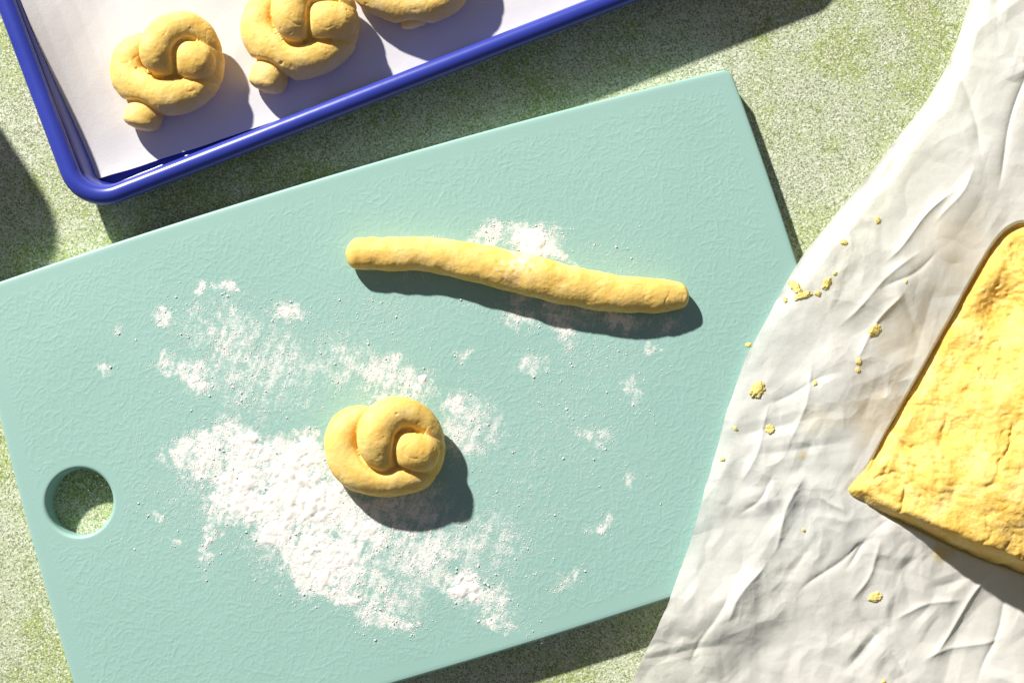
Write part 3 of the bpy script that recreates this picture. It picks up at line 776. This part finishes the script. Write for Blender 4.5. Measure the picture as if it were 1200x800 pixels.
def paper_z(x, y):
    """height (mm) of the crumpled sheet"""
    sb = board_sdf(x, y)
    on_board = sstep(105, -3, sb)
    floor = 15.7 * sstep(22, 1.5, sb) + 0.4
    mx, my = x / MM, y / MM
    # sheet stands a little proud, falls from the board to the table; ridge beside the dough
    t = ((x - la[0]) * lnr[0] + (y - la[1]) * lnr[1]) / MM        # mm to the left of the dough's long edge
    al = ((x - la[0]) * ldv[0] + (y - la[1]) * ldv[1]) / MM
    ridge = 9.0 * np.exp(-((t - 34) / 22.0) ** 2) * sstep(-8, 60, al) * sstep(260, 170, al)
    z = 7.5 + 10.0 * on_board + 0 * x
    z = np.where(z > ridge, z, ridge) * 0.5 + 0.5 * np.hypot(z, ridge * 0.7)
    z = z + 2.0 * sstep(4, 40, t)
    # loose flap near the bottom: rises towards its free edge
    ed = edge_dist(x, y)
    py_like = sstep(-0.10, -0.165, y)
    z = z + 12.0 * sstep(-0.115, -0.24, y) * sstep(0.10, 0.19, x) + 6.0 * py_like * sstep(92, 8, ed)
    # creases and facets
    wx = mx + 9 * fbm(mx / 40, my / 40, oct=2, seed=201); wy = my + 9 * fbm(mx / 40, my / 40, oct=2, seed=202)
    ca, sa = math.cos(1.05), math.sin(1.05)
    u = wx * ca + wy * sa; v = -wx * sa + wy * ca
    calm = 0.42 + 0.6 * sstep(-0.03, -0.12, y)
    z = z + calm * (1.2 * tri_noise(u / 52, v / 38, 5) + 1.0 * tri_noise(u / 30 + 3.3, v / 22, 6) + 0.55 * tri_noise(u / 12, v / 8 + 1.7, 7) * np.clip(0.55 + 0.9 * fbm(mx / 35, my / 35, seed=210), 0, 1.2))
    for (cx, cy, th, L, k, w) in FINE:
        dx, dy = mx - cx, my - cy
        al2 = dx * math.cos(th) + dy * math.sin(th); dd = -dx * math.sin(th) + dy * math.cos(th) + 0.9 * math.sin(cx) * np.sin(al2 / 7)
        m = (np.abs(al2) < L) & (np.abs(dd) < w)
        z[m] += (k * (1 - (al2[m] / L) ** 2) * (1 - np.abs(dd[m]) / w))
    for (a, b, k) in CREASE:
        a = np.array(P(*a, 0.012)); b = np.array(P(*b, 0.012)); e = b - a; L = np.linalg.norm(e)
        tt = ((x - a[0]) * e[0] + (y - a[1]) * e[1]) / (L * L)
        bend = 0.0016 * np.sin(tt * 5 + a[0] * 900)
        dd = (-(x - a[0]) * e[1] + (y - a[1]) * e[0]) / L + bend
        w = sstep(-0.15, 0.2, tt) * sstep(1.15, 0.8, tt)
        z = z + 1.3 * k * w * np.exp(-np.abs(dd) / 0.0022)
    z = z + 0.08 * fbm(mx / 6, my / 6, oct=3, seed=220)
    # upper edge rolls down to the table
    up = sstep(-0.005, 0.05, y)
    z = z + up * (3.6 * sstep(1, 12 + 5 * fbm(my / 28, mx / 90, seed=240), ed) - 1.0)
    # the dough's weight presses the sheet flat
    ins = poly_sdf(x, y, dough_w) / MM
    pr = sstep(1.5, -3.0, ins)
    z = z * (1 - pr) + (floor + 0.8) * pr
    return np.where(z > floor + 1.5, z, floor + 1.5 * np.exp((z - floor - 1.5) / 1.5))

def paper():
    nr, nc = 720, 500
    ev = catmull(np.column_stack([edge_w, np.zeros(len(edge_w))]), 12)[:, :2]
    i = np.linspace(0, len(edge_w) - 1, len(ev)); lin = np.stack([np.interp(i, np.arange(len(edge_w)), edge_w[:, k]) for k in (0, 1)], 1)
    ev = 0.25 * ev + 0.75 * lin
    s = np.concatenate([[0], np.cumsum(np.linalg.norm(np.diff(ev, axis=0), axis=1))])
    tt = np.linspace(0, s[-1], nr); ex = np.interp(tt, s, ev[:, 0]); ey = np.interp(tt, s, ev[:, 1])
    jit = 0.0012 * fbm(tt / 0.03, 0 * tt, oct=4, seed=230)
    a = np.linspace(0, 1, nc)[None, :]
    xr = 0.47
    X = (ex + jit)[:, None] * (1 - a) + xr * a; Y = ey[:, None] * np.ones_like(a)
    Z = paper_z(X, Y)
    me = mesh_np('parchment_paper', np.stack([X.ravel(), Y.ravel(), Z.ravel() * MM], 1), grid_quads(nr, nc)[:, ::-1])
    ST = []
    for px, py, r, c, amt in [(932, 340, 14, (0.85, 0.62, 0.22), .55), (966, 335, 11, (0.85, 0.62, 0.22), .5), (886, 458, 14, (0.86, 0.64, 0.18), .55), (1003, 428, 9, (0.85, 0.66, 0.35), .45), (938, 533, 9, (0.82, 0.66, 0.30), .6),
                              (1105, 645, 22, (0.84, 0.60, 0.15), .7), (960, 490, 40, (0.88, 0.78, 0.55), .35), (1070, 400, 75, (0.92, 0.80, 0.60), .4), (1025, 485, 60, (0.88, 0.72, 0.48), .5), (1120, 290, 75, (0.92, 0.80, 0.60), .4), (985, 287, 8, (0.85, 0.64, 0.3), .4)]:  # wide tan spots along the dough: grease, with its warm bounced light painted in
        q = P(px, py, 0.012); ST.append((q[0], q[1], r * 0.0005, c, amt))
    o = link('parchment_paper', me, mat_paper('crumpled_paper', (0.93, 0.92, 0.895), 0.18, ST, 0.10, 0.0016))
    tag(o, 'crumpled translucent white parchment paper spread under the large dough', 'parchment paper')
paper()

def big_dough():
    lo = dough_w.min(0); hi = dough_w.max(0); st = 0.00062
    X, Y = np.meshgrid(np.arange(lo[0] - st, hi[0] + st, st), np.arange(lo[1] - st, hi[1] + st, st))
    mx, my = X / MM, Y / MM
    wob = 1.5 * fbm(mx / 11, my / 11, oct=3, seed=300)
    d = -poly_sdf(X, Y, dough_w) / MM + wob * 0.8
    tip = np.array(P(988, 573, 0.012)); dt = np.hypot(X - tip[0], Y - tip[1]) / MM
    tin = -((X - la[0]) * lnr[0] + (Y - la[1]) * lnr[1]) / MM
    Hh = 9 + 33 * sstep(-12, 82, tin)
    rise = 1 - (1 - np.clip(d / 8.0, 0, 1)) ** 2.2
    z = Hh * rise * (0.86 + 0.14 * sstep(0, 45, d))
    # broad facets, torn crevices, crumbs
    amp = sstep(0, 8, d)
    z = z + amp * (2.8 * fbm(mx / 34, my / 34, oct=2, seed=301) + 1.25 * fbm(mx / 13, my / 13, oct=3, seed=302) + 0.5 * fbm(mx / 4, my / 4, oct=3, seed=303))
    cx, cy = mx + 5 * fbm(mx / 13, my / 13, seed=304), my + 5 * fbm(mx / 13, my / 13, seed=305)
    rid = np.abs(noise3(cx / 26, cy / 26, 0.5, 306)); z = z - amp * 3.0 * np.exp(-(rid / 0.035) ** 1.2) * sstep(-0.1, 0.35, fbm(mx / 30, my / 30, seed=308))
    rid2 = np.abs(noise3(cx / 10, cy / 7, 0.5, 307)); z = z - amp * 1.5 * np.exp(-(rid2 / 0.05)) * sstep(0.0, 0.35, fbm(mx / 20, my / 20, seed=309))
    def at(px, py, zz=0.04): return P(px, py, zz)
    for px, py, r, dep in [(1196, 362, 15, 7.0), (1178, 440, 9, 2.5), (1165, 415, 7, 2.0), (1190, 500, 8, 2.0), (1150, 450, 5, 1.4), (1120, 520, 6, 1.2)]:
        q = at(px, py); rr = np.hypot(X - q[0], (Y - q[1]) * 0.7) / MM + 1.5 * fbm(mx / 6, my / 6, seed=310)
        z = z - amp * dep * np.exp(-np.clip(rr / r, 0, None) ** 3 * 2)
    crumb = 0.25 + 0.75 * sstep(-0.12, 0.30, fbm(mx / 24, my / 24, seed=311) + 0.30 * sstep(1110, 1200, 600 + mx * 2))
    z = z + amp * crumb * (0.7 * fbm(mx / 3.0, my / 3.0, oct=3, seed=312) - 3.0 * np.clip(noise3(mx / 3.4, my / 3.4, 0.4, 313) - 0.30, 0, 1))
    zb = np.maximum(paper_z(X, Y), 0.5) + 0.25
    low = 1.5 + 14.0 * sstep(75, -25, board_sdf(X, Y))
    top = np.maximum(low + z, zb + np.clip(z * 0.5, 0.3, 3.0))
    inside = d > 0
    q = grid_quads(*X.shape); q = q[inside.ravel()[q].all(1)]
    used, inv = np.unique(q, return_inverse=True); q = inv.reshape(-1, 4); n = len(used)
    Vt = np.stack([X.ravel(), Y.ravel(), top.ravel() * MM], 1)[used]; Vb = np.stack([X.ravel(), Y.ravel(), (zb - 0.1).ravel() * MM], 1)[used]
    e = np.concatenate([q[:, [0, 1]], q[:, [1, 2]], q[:, [2, 3]], q[:, [3, 0]]]); es = np.sort(e, 1)
    u, ix, cnt = np.unique(es, axis=0, return_index=True, return_counts=True); be = e[ix[cnt == 1]]
    side = np.stack([be[:, 1], be[:, 0], be[:, 0] + n, be[:, 1] + n], 1)
    V = np.vstack([Vt, Vb]); Q = np.vstack([q, q[:, ::-1] + n, side])
    # lightly relax the outline so that it is not stepped
    me = mesh_np('dough_block', V, Q)
    co = laplace(me, 2, 0.5); me.vertices.foreach_set('co', co.astype(np.float32).ravel()); me.update()
    o = link('dough_block', me, mat_dough('block_dough', rough=True, tone=((0.75, 0.47, 0.09), (0.82, 0.58, 0.16), (0.86, 0.66, 0.27))))
    tag(o, 'large rough wedge of raw yellow dough resting on crumpled parchment', 'dough')
big_dough()

# ------------------------------------------------------------------ crumbs on the paper
def crumb(px, py, sx, sy, rot, seed, label, group=None):
    """a flattened ragged scrap of dough; sx, sy in mm"""
    bm = bmesh.new(); bmesh.ops.create_icosphere(bm, subdivisions=4, radius=1.0)
    co = np.array([v.co[:] for v in bm.verts])
    r = 1 + 0.75 * fbm(co[:, 0] * 1.7, co[:, 1] * 1.7, co[:, 2] * 1.7, oct=4, seed=seed, gain=0.65)
    co = co * np.clip(r, 0.4, 1.8)[:, None]
    hgt = 0.05 * min(sx, sy) + 0.32
    co = co * np.array([sx / 2, sy / 2, hgt]); co[:, 2] = np.maximum(co[:, 2], -0.45 * hgt)
    x, y = P(px, py, 0.014)
    c, s = math.cos(rot), math.sin(rot)
    wx = x + (co[:, 0] * c - co[:, 1] * s) * MM; wy = y + (co[:, 0] * s + co[:, 1] * c) * MM
    # lies along the paper's surface
    zz = paper_z(wx, wy)
    z0 = float(paper_z(np.array([x]), np.array([y]))[0])
    for v, a, b, zc, zs in zip(bm.verts, wx, wy, co[:, 2], zz): v.co = (a - x, b - y, (zs - z0 + zc + 0.40 * hgt) * MM)
    me = bpy.data.meshes.new('dough_crumb'); bm.to_mesh(me); bm.free()
    for p in me.polygons: p.use_smooth = True
    o = link('dough_crumb', me, M_crumb, loc=(x, y, z0 * MM))
    return tag(o, label, 'dough crumb', group or 'dough crumbs on the parchment')
M_crumb = mat_dough('crumb_dough', tone=((0.90, 0.64, 0.18), (0.92, 0.71, 0.26), (0.93, 0.76, 0.36)))
SM = 'tiny yellow dough crumb stuck on the parchment paper'
crumb(930, 338, 9, 5, 2.2, 401, 'ragged yellow dough scrap on parchment beside the board corner')
crumb(938, 348, 9, 3.5, 0.3, 402, 'thin streak of dough touching the ragged scrap by the board')
crumb(966, 334, 7, 4, 1.0, 403, 'flat orange dough smear next to the ragged scrap on parchment')
crumb(886, 457, 11, 6.5, 0.9, 404, 'largest yellow dough smear on the parchment over the mint board')
crumb(901, 503, 5, 4.5, 0.4, 405, 'round yellow dough pellet below the largest smear on parchment')
crumb(1023, 388, 8, 5, 0.6, 406, 'lumpy dough crumb on parchment near the long edge of the dough')
crumb(1025, 699, 7, 5, 0.2, 407, 'yellow dough crumb on white parchment past the dough block shadow')
crumb(1027, 259, 3.2, 3.8, 0.2, 408, 'small brown-yellow crumb on smooth parchment above the creases')
TINY = [(986, 286, 3.5, 'tiny flattened crumb on smooth parchment near the ragged scrap'), (1004, 424, 3.5, 'upper crumb of a touching pair on creased parchment'), (1003, 434, 3, 'lower crumb of a touching pair on creased parchment'),
        (875, 405, 3, 'tiny crumb at the very edge of the parchment over the board'), (953, 449, 2.6, SM), (860, 502, 2.4, SM), (845, 538, 2.2, SM), (1060, 330, 2, SM), (940, 620, 1.8, SM), (1034, 797, 2.4, SM), (918, 352, 3, SM), (955, 345, 3.4, SM), (975, 322, 2.2, SM)]
for i, (a, b, s, lab) in enumerate(TINY):
    crumb(a, b, s * 1.15, s * 0.8, i * 1.1, 420 + i, lab, 'tiny dough crumbs on the parchment')

# ------------------------------------------------------------------ jar standing beyond the frame, whose shadow falls beside the tray
def jar():
    root_x, root_y = P(-177, 40, 0.0)
    prof = [(0, 0.5), (36, 0.5), (40, 3), (44, 10), (45, 20), (45, 86), (44.5, 89), (43, 90), (41.5, 89), (41, 84), (41, 12), (38, 6), (0, 5)]
    seg = 64; bm = bmesh.new(); rings = []
    for r, z in prof:
        rings.append([bm.verts.new((0, 0, z * MM))] if r == 0 else [bm.verts.new((r*MM*math.cos(2*math.pi*k/seg), r*MM*math.sin(2*math.pi*k/seg), z*MM)) for k in range(seg)])
    for a, b in zip(rings[:-1], rings[1:]):
        for k in range(seg):
            f = [a[k % len(a)], a[(k+1) % seg] if len(a) > 1 else None, b[(k+1) % seg] if len(b) > 1 else b[0], b[k] if len(b) > 1 else None]
            f = [v for v in f if v is not None]
            bm.faces.new(f)
    bmesh.ops.recalc_face_normals(bm, faces=bm.faces[:])
    me = bpy.data.meshes.new('flour_jar'); bm.to_mesh(me); bm.free()
    for p in me.polygons: p.use_smooth = True
    o = link('flour_jar', me, mat_plain('jar_glaze', (0.72, 0.70, 0.66), 0.3), loc=(float(root_x), float(root_y), 0))
    tag(o, 'round pale jar standing on the table beside the blue tray', 'jar')
jar()
